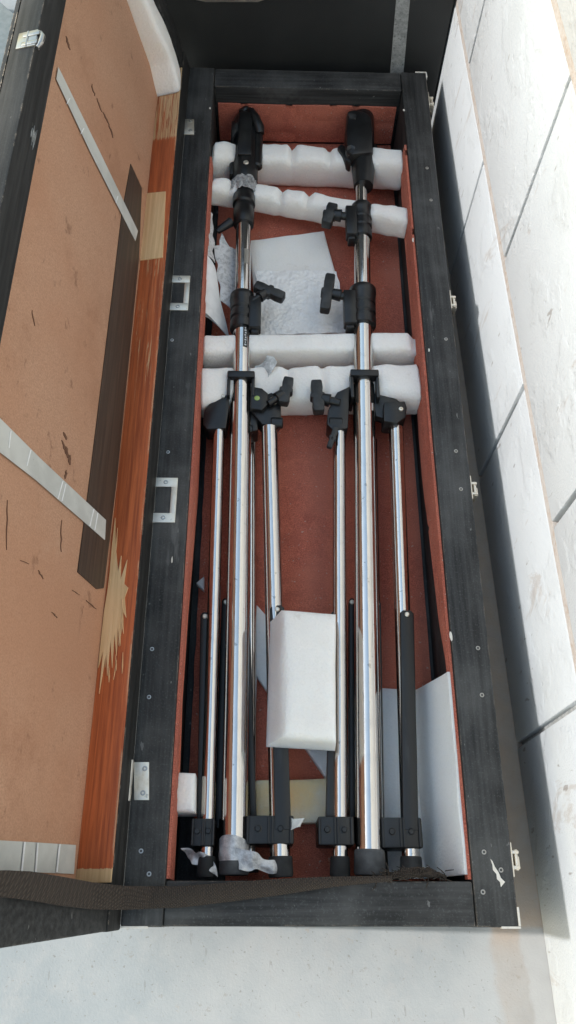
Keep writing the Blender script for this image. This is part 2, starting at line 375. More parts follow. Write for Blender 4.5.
# ================================================================== THE SETTING: floor and block wall
b = NB(); bmesh.ops.create_grid(b, x_segments=2, y_segments=2, size=40)
obj('floor', b, FLOOR, kind='structure', loc=(0, 0, 0), label='pale blue grey painted concrete floor', cat='floor')

W0 = Vector((.34648, 0, 0)); WU = Vector((-.02464, .99970, 0)); WN = Vector((-.99970, -.02464, 0))     # wall foot line, direction, face normal
def wp(s, h, d): return W0 + WU * s + Vector((0, 0, h)) + WN * d      # d > 0 stands out from the face
WM = Matrix.Translation(W0) @ Matrix((( WU.x, -WN.x, 0), (WU.y, -WN.y, 0), (0, 0, 1))).to_4x4()   # (along, into wall, up)
wall = thing('block_wall', 'white painted block wall standing along the right side of the open case', 'wall', W0)
bb = NB(); courses = [(0, .2545, 1.046), (.2655, .5495, .838), (.5605, .846, 1.046), (.857, 1.142, .838), (1.153, 1.438, 1.046)]
for ci, (h0, h1, s0) in enumerate(courses):
    k = -6
    while s0 + k * .4155 < 4.2:
        a = s0 + k * .4155 + .0036; e = s0 + (k + 1) * .4155 - .0036
        jit = .0007 * N3((ci, k, 0), 3.7)
        box(bb, (a, jit, h0), (e, .06, h1), .0035, WM); k += 1
obj('block_face', bb, WALLW, wall)
bm = NB()
for h in (.26, .555, .8515, 1.1475): box(bm, (-1.6, .0012, h - .0062), (4.2, .055, h + .0062), 0, WM)
obj('bed_joint', bm, MORTAR, wall)
bm = NB(); box(bm, (-1.6, .0085, 0), (4.2, .07, 1.43), 0, WM); obj('joint_backing', bm, JOINT, wall)

# ================================================================== THE CASE
XL, XR, Y0, Y1 = -.156, .277, -.007, 1.396
IL, IR, I0, I1 = -.110, .230, .039, 1.346
BASE = .026
case = thing('equipment_case', 'long open black wooden case with red carpet lining and hinged lid', 'case', (.06, .69, 0))
def screw_bm(p, axis=(0, 0, 1), s=1.0):
    return lathe(NB(), p, axis, [(0, -.0006 * s), (.0016 * s, -.0006 * s), (.0021 * s, .0006 * s), (.0036 * s, .0005 * s), (.0041 * s, -.0004 * s)], 14)
b = NB(); box(b, (XL + .002, Y0 + .002, .002), (XR - .002, Y1 - .002, BASE)); obj('base_panel', b, BLACKW, case)
sideL = obj('side_wall', box(NB(), (XL, Y0, .004), (IL, Y1, RIM), .0028), BLACKW, case)
sideR = obj('side_wall', box(NB(), (IR, Y0, .004), (XR, Y1, RIM), .0028), BLACKW, case)
endN = obj('end_wall', box(NB(), (IL + .0004, Y0 + .0006, .004), (IR - .0004, I0, RIM - .0012), .0026), BLACKX, case)
endF = obj('end_wall', box(NB(), (IL + .0004, I1, .004), (IR - .0004, Y1 - .0006, RIM - .0012), .0026), BLACKX, case)
for x, y in ((427, 168), (431, 200), (446, 339), (456, 451), (461, 489), (478, 648), (482, 695), (484, 852), (501, 870), (483, 892)):
    obj('screw', screw_bm(at(x, y, RIM + .0002), s=.70), DULL, sideR)
for x, y in ((152, 649), (149, 697), (141, 851), (149, 874), (172, 340), (168, 452)):
    obj('screw', screw_bm(at(x, y, RIM + .0002), s=.68), DULL, sideL)
# pale chips and scrapes on the rim
def chip(pix, z, par, seed=0):
    for i, (x, y, sx, sy) in enumerate(pix):
        bmx = NB(); c = at(x, y, z); n = 9; pts = []
        for k in range(n):
            a = 2 * math.pi * k / n; rr = .6 + .4 * abs(N3((k, i, seed), 1.7, seed)) * 2
            pts.append(c + Vector((sx * rr * math.cos(a), sy * rr * math.sin(a), 0)))
        prism(bmx, pts, (0, 0, -.0008)); obj('chipped_patch', bmx, CHIP, par)
chip([(451, 636, .0022, .009), (413, 240, .0016, .006), (429, 350, .0015, .004), (404, 110, .0022, .003)], RIM + .0005, sideR, 3)
chip([(210, 108, .002, .003), (172, 560, .0012, .006)], RIM + .0005, sideL, 5)
for x0, x1, y0, y1, z0 in ((XR - .020, XR + .0012, Y0 - .0012, Y0 + .001, .143), (XR - .001, XR + .0013, Y0 + .0012, Y0 + .020, .138), (XR - .020, XR + .0006, Y1 - .001, Y1 + .0012, .145),
                           (XR - .001, XR + .0013, Y1 - .014, Y1 - .0012, .143), (XL - .001, XL + .001, Y0 - .0012, Y0 + .001, .12), (XL + .0012, XL + .03, Y0 - .0012, Y0 + .001, .1455)):
    obj('bare_edge', box(NB(), (x0, y0, z0), (x1, y1, RIM + .0004), .0003), CHIP, case)      # bare pale edging showing at the outer corners

obj('chipped_patch', prism(NB(), [at(x, y, RIM + .0006) for x, y in ((490.5, 859), (492.5, 861), (495, 867), (498.5, 872), (501, 878), (505, 882), (501, 887), (500, 882), (497, 879), (496.5, 874), (493, 870), (492.5, 865))], (0, 0, -.0008)), CHIP, sideR)

# carpet: floor sheet and wall strips with wavy lower edge
def cf(u, v):
    y = I0 + .001 + v * (I1 - I0 - .002); k = max(0, min(1, (.125 - y) / .03)); xs = IL + .009 + .052 * k * k * (3 - 2 * k) + .0015 * N3((y, 0, 2), 30)
    x = xs + u * (IR - .0055 - xs)
    return (x, y, BASE + .004 + .0022 * N3((x, y, 0), 11) + .0008 * N3((x, y, 1), 50))
obj('floor_carpet', sheet(NB(), cf, 30, 100, .004), CARPET, case)
def interp(t, tab):
    for (a, va), (b, vb) in zip(tab, tab[1:]):
        if a <= t <= b: return va + (vb - va) * (t - a) / (b - a)
    return tab[0][1] if t < tab[0][0] else tab[-1][1]
def wallstrip(x, sgn, tab, seed, ztop):
    def fn(u, v):
        y = I0 + .002 + v * (tab[-1][0] - I0 - .002); lo = interp(y, tab) + .0025 * N3((y, 0, 0), 12, seed); hi = ztop(y) + .0015 * N3((y, 3, 0), 6, seed)
        return (x + sgn * (.002 + .0015 * (1 - u) * (.5 + N3((y, u, 0), 5, seed))), y, lo + u * max(.003, hi - lo))
    return sheet(NB(), fn, 6, 90, .0035)
obj('wall_carpet', wallstrip(IL, 1, ((.04, .10), (.17, .107), (.244, .118), (.354, .107), (.45, .09), (.547, .078), (.63, .090), (.75, .105), (1.0, .110), (1.17, .122)), 2, lambda y: RIM - .004), CARPET, case)
obj('wall_carpet', wallstrip(IR, -1, ((.04, .132), (.297, .128), (.357, .107), (.45, .092), (.52, .082), (.59, .074), (.66, .076), (.84, .083), (.92, .088), (1.147, .090), (1.21, .118)), 4, lambda y: RIM - .005), CARPET, case)
def fw(u, v):
    x = IL + .006 + u * (IR - IL - .012); z = BASE + .012 + v * (.1165 - BASE - .012)
    return (x, I1 - .003 - .002 * N3((x, z, 0), 12), z)
obj('wall_carpet', sheet(NB(), fw, 24, 6, .0035), CARPET, case)

# hinges on the left rim
def hinge_solid(x0, y0, x1, y1, knuckle=True):
    p = NB(); pprism(p, [(x0, y0), (x1, y0), (x1, y1), (x0, y1)], RIM + .0018, RIM - .001, .0005)
    h = obj('hinge', p, NICKEL, case)
    a, c = at(x0, y0, RIM), at(x1, y1, RIM)
    if knuckle:
        k = NB(); tube(k, (a.x - .003, c.y - .002, RIM + .003), (a.x - .003, a.y + .002, RIM + .003), .0036, seg=14, bev=.0006); obj('knuckle', k, DULL, h)
    for t in (.18, .82): obj('screw', screw_bm(Vector(((a.x * .35 + c.x * .65), a.y + (c.y - a.y) * t, RIM + .0021)), s=.75), DULL, h)
def hinge_frame(x0, y0, x1, y1):
    a, c = at(x0, y0, RIM), at(x1, y1, RIM); zt = RIM + .0018; zb = RIM - .001; p = NB()
    xa, xb, ya, yb = a.x, c.x, c.y, a.y
    box(p, (xa, yb - .014, zb), (xb, yb, zt), .0005); box(p, (xa, ya, zb), (xb, ya + .014, zt), .0005); box(p, (xb - .008, ya + .0135, zb + .0001), (xb, yb - .0135, zt - .0001), .0004)
    h = obj('hinge', p, NICKEL, case); k = NB()
    n = 5
    for i in range(n):
        y_a = ya + (yb - ya) * (i / n) + .0008; y_b = ya + (yb - ya) * ((i + 1) / n) - .0008
        if i in (1, 2, 3): tube(k, (xa - .004, y_a, RIM + .003), (xa - .004, y_b, RIM + .003), .0022 if i == 2 else .0034, seg=12, bev=.0005)
    box(k, (xa - .006, yb - .006, zb), (xa - .001, yb + .006, zt + .003), .0008); box(k, (xa - .006, ya - .001, zb), (xa - .001, ya + .007, zt + .002), .0008)
    obj('knuckle', k, DULL, h)
    for yy in (ya + .007, yb - .007): obj('screw', screw_bm(Vector((xa * .45 + xb * .55, yy, RIM + .0021)), s=.8), DULL, h)
hinge_solid(184, 119, 194, 134, False)
hinge_frame(168, 276, 188, 311)
hinge_frame(152, 478, 175, 523)
hinge_solid(134, 762, 149, 800)
# catches on the right outer side
for (x, y) in ((436, 103), (453, 303), (473, 490), (517, 860)):
    c = at(x, y, RIM - .012); k = NB(); X = XR
    box(k, (X - .001, c.y - .018, RIM - .034), (X + .0016, c.y + .018, RIM - .003), .0006)
    box(k, (X + .001, c.y - .010, RIM - .024), (X + .010, c.y - .006, RIM - .006), .0012); box(k, (X + .001, c.y + .006, RIM - .024), (X + .010, c.y + .010, RIM - .006), .0012)
    tube(k, (X + .007, c.y - .011, RIM - .010), (X + .007, c.y + .011, RIM - .010), .0022, seg=12, bev=.0004)
    box(k, (X + .008, c.y - .009, RIM - .030), (X + .0115, c.y + .004, RIM - .012), .0012)
    ca = obj('catch', k, NICKEL, case)
    obj('screw', screw_bm(Vector((X + .0018, c.y + .014, RIM - .010)), (1, 0, 0), .8), DULL, ca)

# ---- lid, opened to 104 degrees about the left rim
TH = R(104); U = Vector((math.cos(TH), 0, math.sin(TH))); NI = Vector((math.sin(TH), 0, -math.cos(TH)))
P0 = Vector((XL + .0010, 0, RIM - .0015)); LW = .43; WH, WF = .035, .040; TI_H, TI_F = .0435, .030; PT = .006
LY0, LY1 = -.010, 1.396
def lp(a, y, c): return P0 + U * a + Vector((0, y - .048 * a * (1 - min(1, max(0, y / .5))), 0)) + NI * c          # a: from hinge to front, c: above(+)/below(-) the closing face
def lbox(bm, a0, a1, y0, y1, c0, c1, bev=.0025, ca=None):
    """box in lid axes, ca(a) optional: back depth as a function of a"""
    d0 = ca(a0) if ca else c0; d1 = ca(a1) if ca else c0
    b = NB(); vs = [b.verts.new(lp(*q)) for q in ((a0, y0, d0), (a1, y0, d1), (a1, y1, d1), (a0, y1, d0), (a0, y0, c1), (a1, y0, c1), (a1, y1, c1), (a0, y1, c1))]
    for f in ((0, 3, 2, 1), (4, 5, 6, 7), (0, 1, 5, 4), (1, 2, 6, 5), (2, 3, 7, 6), (3, 0, 4, 7)): b.faces.new([vs[i] for i in f])
    bmesh.ops.recalc_face_normals(b, faces=b.faces)
    if bev: bmesh.ops.bevel(b, geom=b.edges[:], offset=bev, segments=2, affect='EDGES', profile=.5)
    return merge(bm, b)
depth = lambda a: -(TI_H + (TI_F - TI_H) * a / LW)
bl = NB(); lbox(bl, .0, LW, LY0, LY1, 0, 0, .002, lambda a: depth(a) - PT) if False else None
# outer panel
pb = NB(); b2 = NB(); vs = [b2.verts.new(lp(*q)) for q in ((0, LY0, depth(0) - PT), (LW, LY0, depth(LW) - PT), (LW, LY1, depth(LW) - PT), (0, LY1, depth(0) - PT), (0, LY0, depth(0) - .001), (LW, LY0, depth(LW) - .001), (LW, LY1, depth(LW) - .001), (0, LY1, depth(0) - .001))]
for f in ((0, 3, 2, 1), (4, 5, 6, 7), (0, 1, 5, 4), (1, 2, 6, 5), (2, 3, 7, 6), (3, 0, 4, 7)): b2.faces.new([vs[i] for i in f])
merge(pb, b2)
lid = obj('lid', pb, BLACKLID, case)
obj('front_rail', lbox(NB(), LW - WF, LW, LY0, LY1, 0, 0, .0025, lambda a: depth(a) - .0008), BLACKLID, lid)
obj('end_rail', lbox(NB(), WH + .0004, LW - WF - .0004, LY0 + .0006, LY0 + .046, 0, -.0008, .0022, lambda a: depth(a) - .0004), BLACKX, lid)
obj('end_rail', lbox(NB(), WH + .0004, LW - WF - .0004, LY1 - .046, LY1 - .0006, 0, -.0008, .0022, lambda a: depth(a) - .0004), BLACKX, lid)
# hinge rail: black closing face and back, bare stained inside face as a separate facing
obj('hinge_rail', lbox(NB(), 0, WH - .002, LY0, LY1, 0, 0, .0022, lambda a: depth(a) - .0008), BLACKLID, lid)
obj('stained_facing', lbox(NB(), WH - .0022, WH + .0006, LY0 + .047, LY1 - .047, 0, -.0006, .0012, lambda a: depth(a)), PINE, lid)
obj('hardboard_lining', lbox(NB(), WH + .0008, LW - WF - .001, LY0 + .046, LY1 - .046, 0, 0, 0, lambda a: depth(a) - .0005) if False else sheet(NB(), lambda u, v: lp(WH + .001 + u * (LW - WF - WH - .002), LY0 + .04 + v * (LY1 - LY0 - .08), depth(WH + u * (LW - WF - WH)) + .0005), 4, 8, .001), HARDBOARD, lid)
HN = (lp(LW, 0, depth(LW)) - lp(0, 0, depth(0))).cross(Vector((0, 1, 0))).normalized(); HP = lp(0, 0, depth(0) + .0012)
if HN.x < 0: HN = -HN
def on_board(x, y, lift=0): return hit(x, y, HP + HN * lift, HN)
def board_patch(name, pix, mat, th, par=lid, lift=0, ragged=0, seed=0):
    pts = [on_board(x, y, lift + th) for x, y in pix]
    return obj(name, prism(NB(), pts, -HN * th), mat, par)
# bare repair piece let into the stained facing
fa = lambda x, y: hit(x, y, lp(WH + .0006, 0, 0), U)
q = [fa(x, y) for x, y in ((146, 194), (166, 192), (163, 258), (139, 261))]
obj('bare_wood_piece', prism(NB(), [p + U * .0016 for p in q], -U * .002, .0003), BAREPINE, lid)
rs = random.Random(21)
for i in range(18):     # raised splinters where the facing has torn
    x, y = 114 + rs.uniform(-8, 10), 610 + rs.gauss(0, 34); L = rs.uniform(.008, .026); c = fa(x, y) + U * .0012; wdt = rs.uniform(.0003, .0008); t = rs.uniform(-.12, .12)
    d = Vector((0, 1, 0)) + NI * t; obj('splinter', prism(NB(), [c + d * L + U * rs.uniform(0, .002), c + NI * wdt, c - d * L * .6, c - NI * wdt], -U * .0012), BAREPINE, lid)
tp_ = [(115.5, 518), (116, 548), (118.5, 572), (121.5, 556), (121, 580), (127.5, 560), (124.5, 584), (128.5, 588), (125, 598), (126.5, 618), (123.5, 612), (123.8, 634), (121.3, 622), (120.5, 646), (118.3, 628), (116.8, 656), (114.8, 634), (112.5, 668), (111, 640), (107.5, 676), (107, 650), (99.5, 694), (103.5, 652), (98.5, 668), (102, 634), (104.5, 612), (107.5, 594), (110, 574), (112.2, 548)]
obj('torn_patch', prism(NB(), [fa(x, y) + U * .0016 for x, y in tp_], -U * .0014), BAREPINE, lid)
board_patch('dark_strip', ((131, 164), (142, 188), (139, 260), (118, 470), (104, 588), (97, 589), (78, 572), (90, 480), (112, 300), (122, 215)), DARKSTRIP, .0012)
board_patch('masking_tape', ((58.5, 67), (100, 152), (138, 231), (135.5, 241), (90.5, 152), (56.5, 79)), MASK, .0005, lift=.0014)
board_patch('masking_tape', ((-8, 408), (0, 418), (40, 458), (106, 520), (105, 540), (36, 480), (-8, 446)), MASK, .0005, lift=.0014)
board_patch('masking_tape', ((-6, 840), (30, 842), (76, 845), (74, 874), (30, 872), (-6, 871)), MASK, .0005, lift=.0003)
for i, (x0, y0, x1, y1, wd) in enumerate(((11, 431, 9, 448, .6), (31, 450, 27, 466, .6), (63, 481, 58, 499, .6), (66, 484, 62, 501, .5), (94, 509, 90, 526, .6), (98, 513, 95, 530, .5), (25, 842, 22, 871, .8), (38, 843, 36, 872, .8), (60, 844, 57, 872, .8), (70, 98, 67, 104, .5), (84, 128, 81, 134, .5), (118, 196, 116, 203, .5))):
    board_patch('tape_crease', ((x0 - wd, y0), (x0 + wd, y0), (x1 + wd, y1), (x1 - wd, y1)), PAPER, .0003, lift=.002)
# scuffs gouged in the hardboard
rs = random.Random(3)
def scratch(pts, wd):
    bmx = NB()
    n = len(pts); L_ = []; R_ = []
    for i, (x, y) in enumerate(pts):
        wv = wd * (0.25 + math.sin(math.pi * (i + .3) / (n - .4)))
        L_.append(on_board(x - wv, y, .0006)); R_.append(on_board(x + wv, y, .0006))
    prism(bmx, L_ + R_[::-1], -HN * .0005); obj('scuff', bmx, SCUFF, lid)
for (x, y, dx, dy, wd) in ((64, 432, 3, 8, .9), (66, 446, 2, 12, 1.2), (70, 455, 0, 10, 1), (62, 440, 5, 14, .7), (67, 470, -2, 9, .8), (66, 36, 4, 14, .7), (92, 84, 3, 12, .4), (97, 98, 5, 14, .4), (103, 112, 6, 13, .5), (109, 124, 4, 14, .5), (20, 560, 10, 4, .5), (38, 570, 6, 9, .5), (52, 612, 6, 6, .5), (86, 600, 10, 9, .5), (8, 500, -1, 50, .35), (62, 520, -1, 32, .35), (32, 310, 3, 16, .3), (72, 590, 8, 5, .4)):
    scratch([(x + dx * t + rs.uniform(-.6, .6), y + dy * t) for t in (0, .2, .4, .6, .8, 1)], wd)
# latch on the front rail's outer edge, scuffed patch on its face
p = hit(31, 26, lp(LW, 0, .001), NI); yl = p.y
k = NB(); lbox(k, LW - .007, LW + .0008, yl - .011, yl + .011, -.001, .0016, .0006); lbox(k, LW - .001, LW + .0016, yl - .013, yl + .013, -.022, .0012, .0006)
lbox(k, LW + .0008, LW + .0026, yl + .003, yl + .010, -.016, .004, .0012); lbox(k, LW + .0008, LW + .0024, yl - .011, yl - .005, -.016, .003, .0012)
sweep(k, [lp(LW - .001, yl + .010, .003), lp(LW - .0015, yl + .003, .0065), lp(LW - .001, yl - .008, .006), lp(LW - .002, yl - .013, .002)], [.0022, .003, .003, .002], 12)
la = obj('latch', k, DULL, lid)
k = NB(); tube(k, lp(LW + .0016, yl - .012, -.010), lp(LW + .0016, yl + .012, -.010), .0014, seg=12, bev=.0006); tube(k, lp(LW - .004, yl - .006, .001), lp(LW - .004, yl - .006, .003), .0022, seg=12); obj('latch_pin', k, DULL, la)
rs = random.Random(9)
for i in range(16):
    x, y = 34 + rs.gauss(0, 1.6), 137 + rs.gauss(0, 5); c = hit(x, y, lp(LW - .02, 0, .0006), NI); L = rs.uniform(.004, .012); a = rs.uniform(.0004, .0009)
    obj('scraped_patch', prism(NB(), [c + Vector((0, L, 0)), c + U * a, c - Vector((0, L, 0)), c - U * a], -NI * .0004), CASETAPE, lid)

# ================================================================== NEIGHBOUR CASES
YF = 1.425
farc = thing('black_case', 'large black case with a grey tape strip standing beyond the far end', 'case', (.08, YF, 0))
xr = at(0, 0, 1).x
obj('case_body', box(NB(), (-.36, YF, 0), (.3095, YF + .45, .62), .006), VINYL, farc)
def on_front(x, y, d=.0): return hit(x, y, Vector((0, YF - d, 0)), Vector((0, 1, 0)))
pts = [on_front(x, y, .0012) for x, y in ((388, 100), (401, 100), (412, -22), (398, -22))]
obj('tape_strip', prism(NB(), pts, (0, .0011, 0)), CASETAPE, farc)
pts = [on_front(x, y, .003) for x, y in ((192, -6), (196, 0), (206, 2.2), (258, 2.2), (270, -2), (272, -26), (192, -26))]
obj('label_plate', prism(NB(), pts, (0, .0029, 0), .0006), NICKEL, farc)
pan = [at(x, y, .022) for x, y in ((-60, -20), (8, -8), (24, 12), (2, 130), (-60, 200))]
m = M('shaded floor grey'); f = m.noise(60, 5, .7); m.col(m.mix(m.ramp(f, .35, .7), (.16, .185, .19), (.22, .24, .245))).set(Roughness=.5).bump(f, .2, .001)
obj('shaded_floor_sheet', prism(NB(), [Vector((-.95, 1.15, .022)), Vector((-.95, 1.78, .022)), Vector((-.60, 1.78, .022)), Vector((-.40, 1.55, .022)), Vector((-.40, 1.15, .022))], (0, 0, -.02), .002), m.m, None, 'added blue grey sheet for the tone of part-shaded floor behind the raised lid', 'stand-in sheet')  # sheet added to give the tone of part-shaded floor behind the lid

# ================================================================== FOAM
def foam_strip(p_l, p_r, dep, hgt, z0=.031, creases=(), cr=.22, n=72, seed=0, amp=.0022, rad=.007, tilt=0, lift=0, kw_ex=5.0):
    """foam length from p_l to p_r (x,y centre line on the ground); rounded cross-section, pinched at the creases"""
    a, c = Vector((*p_l, 0)), Vector((*p_r, 0)); ax = (c - a); L = ax.length; ax.normalize(); s = Vector((-ax.y, ax.x, 0)); rings = []
    for i in range(n + 1):
        t = i / n; k = 1.0
        for cc in creases: k -= cr * math.exp(-((t - cc) / .016) ** 2)
        en = min(t, 1 - t) * L; k_end = 1 if en > rad * .6 else .86 + .14 * math.sin(math.pi / 2 * en / (rad * .6))
        H = hgt * k * k_end * (1 + .05 * N3((t * 5, 0, 0), 1.3, seed)); D = dep * (1 - (1 - k) * .5) * k_end
        p = a.lerp(c, t); ring = []; up = lift * abs(2 * t - 1) ** 3.2; zb = z0 + up; p += Vector((0, -up * p.y / (1.08 - z0), 0))     # the ends bow up against the walls
        m = 28
        for j in range(m):
            th = 2 * math.pi * j / m; ex = kw_ex
            cx_ = math.copysign(abs(math.cos(th)) ** (2 / ex), math.cos(th)); sy_ = math.copysign(abs(math.sin(th)) ** (2 / ex), math.sin(th))
            q = p + s * (cx_ * D / 2 + tilt * (sy_ * .5 + .5) * H) + Vector((0, 0, zb + (sy_ * .5 + .5) * H))
            d_ = amp * (N3(q, 28, seed) + .5 * N3(q, 70, seed + 1)); q += s * d_ * .8 + Vector((0, 0, d_ * (sy_ > -.8)))
            ring.append(q)
        rings.append(ring)
    return loft(NB(), rings)
def slab(top, drop_z, seed=0, amp=.0012, rad=.004, spread=None, n=14):
    """flat foam piece: four top corners, cut edges slightly soft; spread = lower corners"""
    c = [Vector(p) for p in top]; lo = [Vector(p) for p in spread] if spread else [p - Vector((0, 0, drop_z)) for p in c]
    cen = sum(c, Vector()) / 4; b = NB(); rings = []
    def ringpts(q, shrink):
        cc = sum(q, Vector()) / 4; out = []
        for i in range(4):
            for t in range(n):
                p = q[i].lerp(q[(i + 1) % 4], t / n); out.append(p)
        # inset toward centre
        return [p + (cc - p).normalized() * shrink for p in out]
    R_ = [ringpts([p - Vector((0, 0, 0)) for p in lo], 0)]
    for f in (.15, .4, .65, .88): R_.append([x.lerp(y_, f) for x, y_ in zip(ringpts(lo, 0), ringpts(c, 0))])
    up = ringpts(c, 0); R_.append([p + (cen - p).normalized() * rad * .3 - Vector((0, 0, rad * .3)) for p in up]); R_.append([p + (cen - p).normalized() * rad for p in up])
    for s_ in (.75, .45, .15): R_.append([cen.lerp(p, s_) for p in R_[-1 if s_ == .75 else 6]])
    for r_ in R_[1:]:
        for p in r_:
            d = amp * N3(p, 22, seed) + amp * .5 * N3(p, 80, seed)
            p += Vector((N3(p, 18, seed + 3) * amp, N3(p, 18, seed + 5) * amp, d))
    return loft(NB(), R_)
FG = 'foam packing pieces'
def fo(bm, label, mat=FOAM, name='foam_piece'): return obj(name, bm, mat, None, label, 'foam', FG, ang=60)
def gp(x, y, z): p = at(x, y, z); return (p.x, p.y)
def strip(far, near, z0, h, **kw):
    """far/near: photo y of the upper far and lower near edge at the left and right ends"""
    f = [at(300, q, z0 + h).y for q in far]; n_ = [at(300, q, z0).y for q in near]
    return foam_strip((IL + .0015, (f[0] + n_[0]) / 2), (IR - .0015, (f[1] + n_[1]) / 2), sum(f[i] - n_[i] for i in (0, 1)) / 2, h, z0, **kw)
fo(strip((141, 143), (188, 192), .031, .066, creases=(.14, .42, .62), cr=.17, seed=1, kw_ex=3.8, amp=.0028, lift=.034), 'thick white foam strip lying nearest the far red carpeted wall of the case')
fo(strip((175, 203), (208, 240), .050, .046, creases=(.10, .36, .50, .80), cr=.24, seed=2, kw_ex=3.4, amp=.0028, lift=.032), 'slanting lumpy white foam strip under the lower collar of the left stand head')
za = .052
tp = [at(x, y, za) for x, y in ((249, 240), (324, 230), (351, 331), (258, 336))]
fo(slab(tp, .019, 3), 'square white foam pad lying between the two stands below the slanting strip')
ww = [at(x, y, za + .004) for x, y in ((256, 272), (336, 272), (352, 333), (259, 337))]
obj('bubble_wrap', sheet(NB(), quad(ww[3], ww[2], ww[1], ww[0], .002, .002, 60, 3), 40, 30, .003), BUBBLE, None, 'crinkled bubble wrap sheet lying on the lower half of the square foam pad', 'bubble wrap')
fo(strip((336, 327), (372, 370), .040, .056, creases=(.985,), seed=4, amp=.0014, lift=.020), 'straight white foam strip just above the hubs, farther of the touching pair')
fo(strip((366, 358), (424, 416), .031, .062, creases=(.40, .56), cr=.10, seed=5, kw_ex=3.8, lift=.026), 'bulging white foam strip under the hubs, nearer of the touching pair')
zt = .150; zl = .104
top = [at(x, y, zt) for x, y in ((283, 609), (336, 614), (336, 741), (284, 736))]
lo = [at(x, y, zl) for x, y in ((270, 622), (334, 618), (335, 751), (266, 747))]
fo(slab(top, .05, 6, rad=.007, spread=lo, amp=.0012), 'thick white foam block resting on top across the inner legs of both stands')
def f7(u, v):
    y = .046 + v * (.283 - .006 * u - .046); k = u ** 1.0
    x = .150 + k * .074; z = .036
    if u > .55: t = (u - .55) / .45; x = .150 + .55 * .09 + t * .0265; z = .036 + .108 * t ** 1.15
    else: x = .150 + u * .09
    return (x + .0015 * N3((x, y, z), 20, 8), y, z + .0015 * N3((x, y, z), 15, 9))
fo(sheet(NB(), f7, 26, 30, .006), 'clean white foam sheet bent up against the right wall at the near end', FOAMW, 'foam_sheet')
fo(slab([at(x, y, .112) for x, y in ((164, 772), (195, 773), (195, 812), (162, 812))], .05, 10, rad=.004), 'small white foam block wedged by the left wall near the bottom hinge')
fo(slab([at(x, y, .050) for x, y in ((206, 782), (338, 778), (338, 822), (206, 826))], .019, 11, rad=.003), 'yellowed foam strip on the carpet between the lower legs of the stands', FOAMY)
fo(slab([at(x, y, .044) for x, y in ((238, 584), (346, 706), (350, 814), (238, 648))], .012, 12, rad=.002), 'thin white foam offcut lying diagonally on the carpet under the foam block', FOAMW)
fo(prism(NB(), [at(x, y, .05) for x, y in ((196, 583), (204, 576), (204, 590))], (0, 0, -.012), .001), 'tiny triangular white foam scrap beside the left leg of the left stand', FOAMW, 'foam_scrap')
# strip standing in the lid's far corner
rings = []; n = 44
yn = fa(166, 96).y; c0 = (fa(151, 92) - P0).dot(NI); c1_ = (fa(181, 92) - P0).dot(NI); cm, ch = (c0 + c1_) / 2, (c1_ - c0) / 2
for i in range(n + 1):
    t = i / n; a = WH + .0012 + t * .345; k = 1 - .05 * math.exp(-((t - .13) / .02) ** 2)
    yc = yn + .023 + .024 * min(1, t / .13) + .012 * max(0, t - .13); cc = cm - .008 * max(0, t - .13) * 4
    if t < .012: k *= .95
    ring = []
    for j in range(32):
        th = 2 * math.pi * j / 32; ex = 6
        q1 = math.copysign(abs(math.cos(th)) ** (2 / ex), math.cos(th)); q2 = math.copysign(abs(math.sin(th)) ** (2 / ex), math.sin(th))
        p = lp(a, yc + q1 * .023 * k, cc + q2 * ch * k); p += Vector((1, 1, 1)) * .0009 * N3(p, 30, 20); ring.append(p)
    rings.append(ring)
fo(loft(NB(), rings), 'white foam strip standing in the far hinge corner of the raised lid')

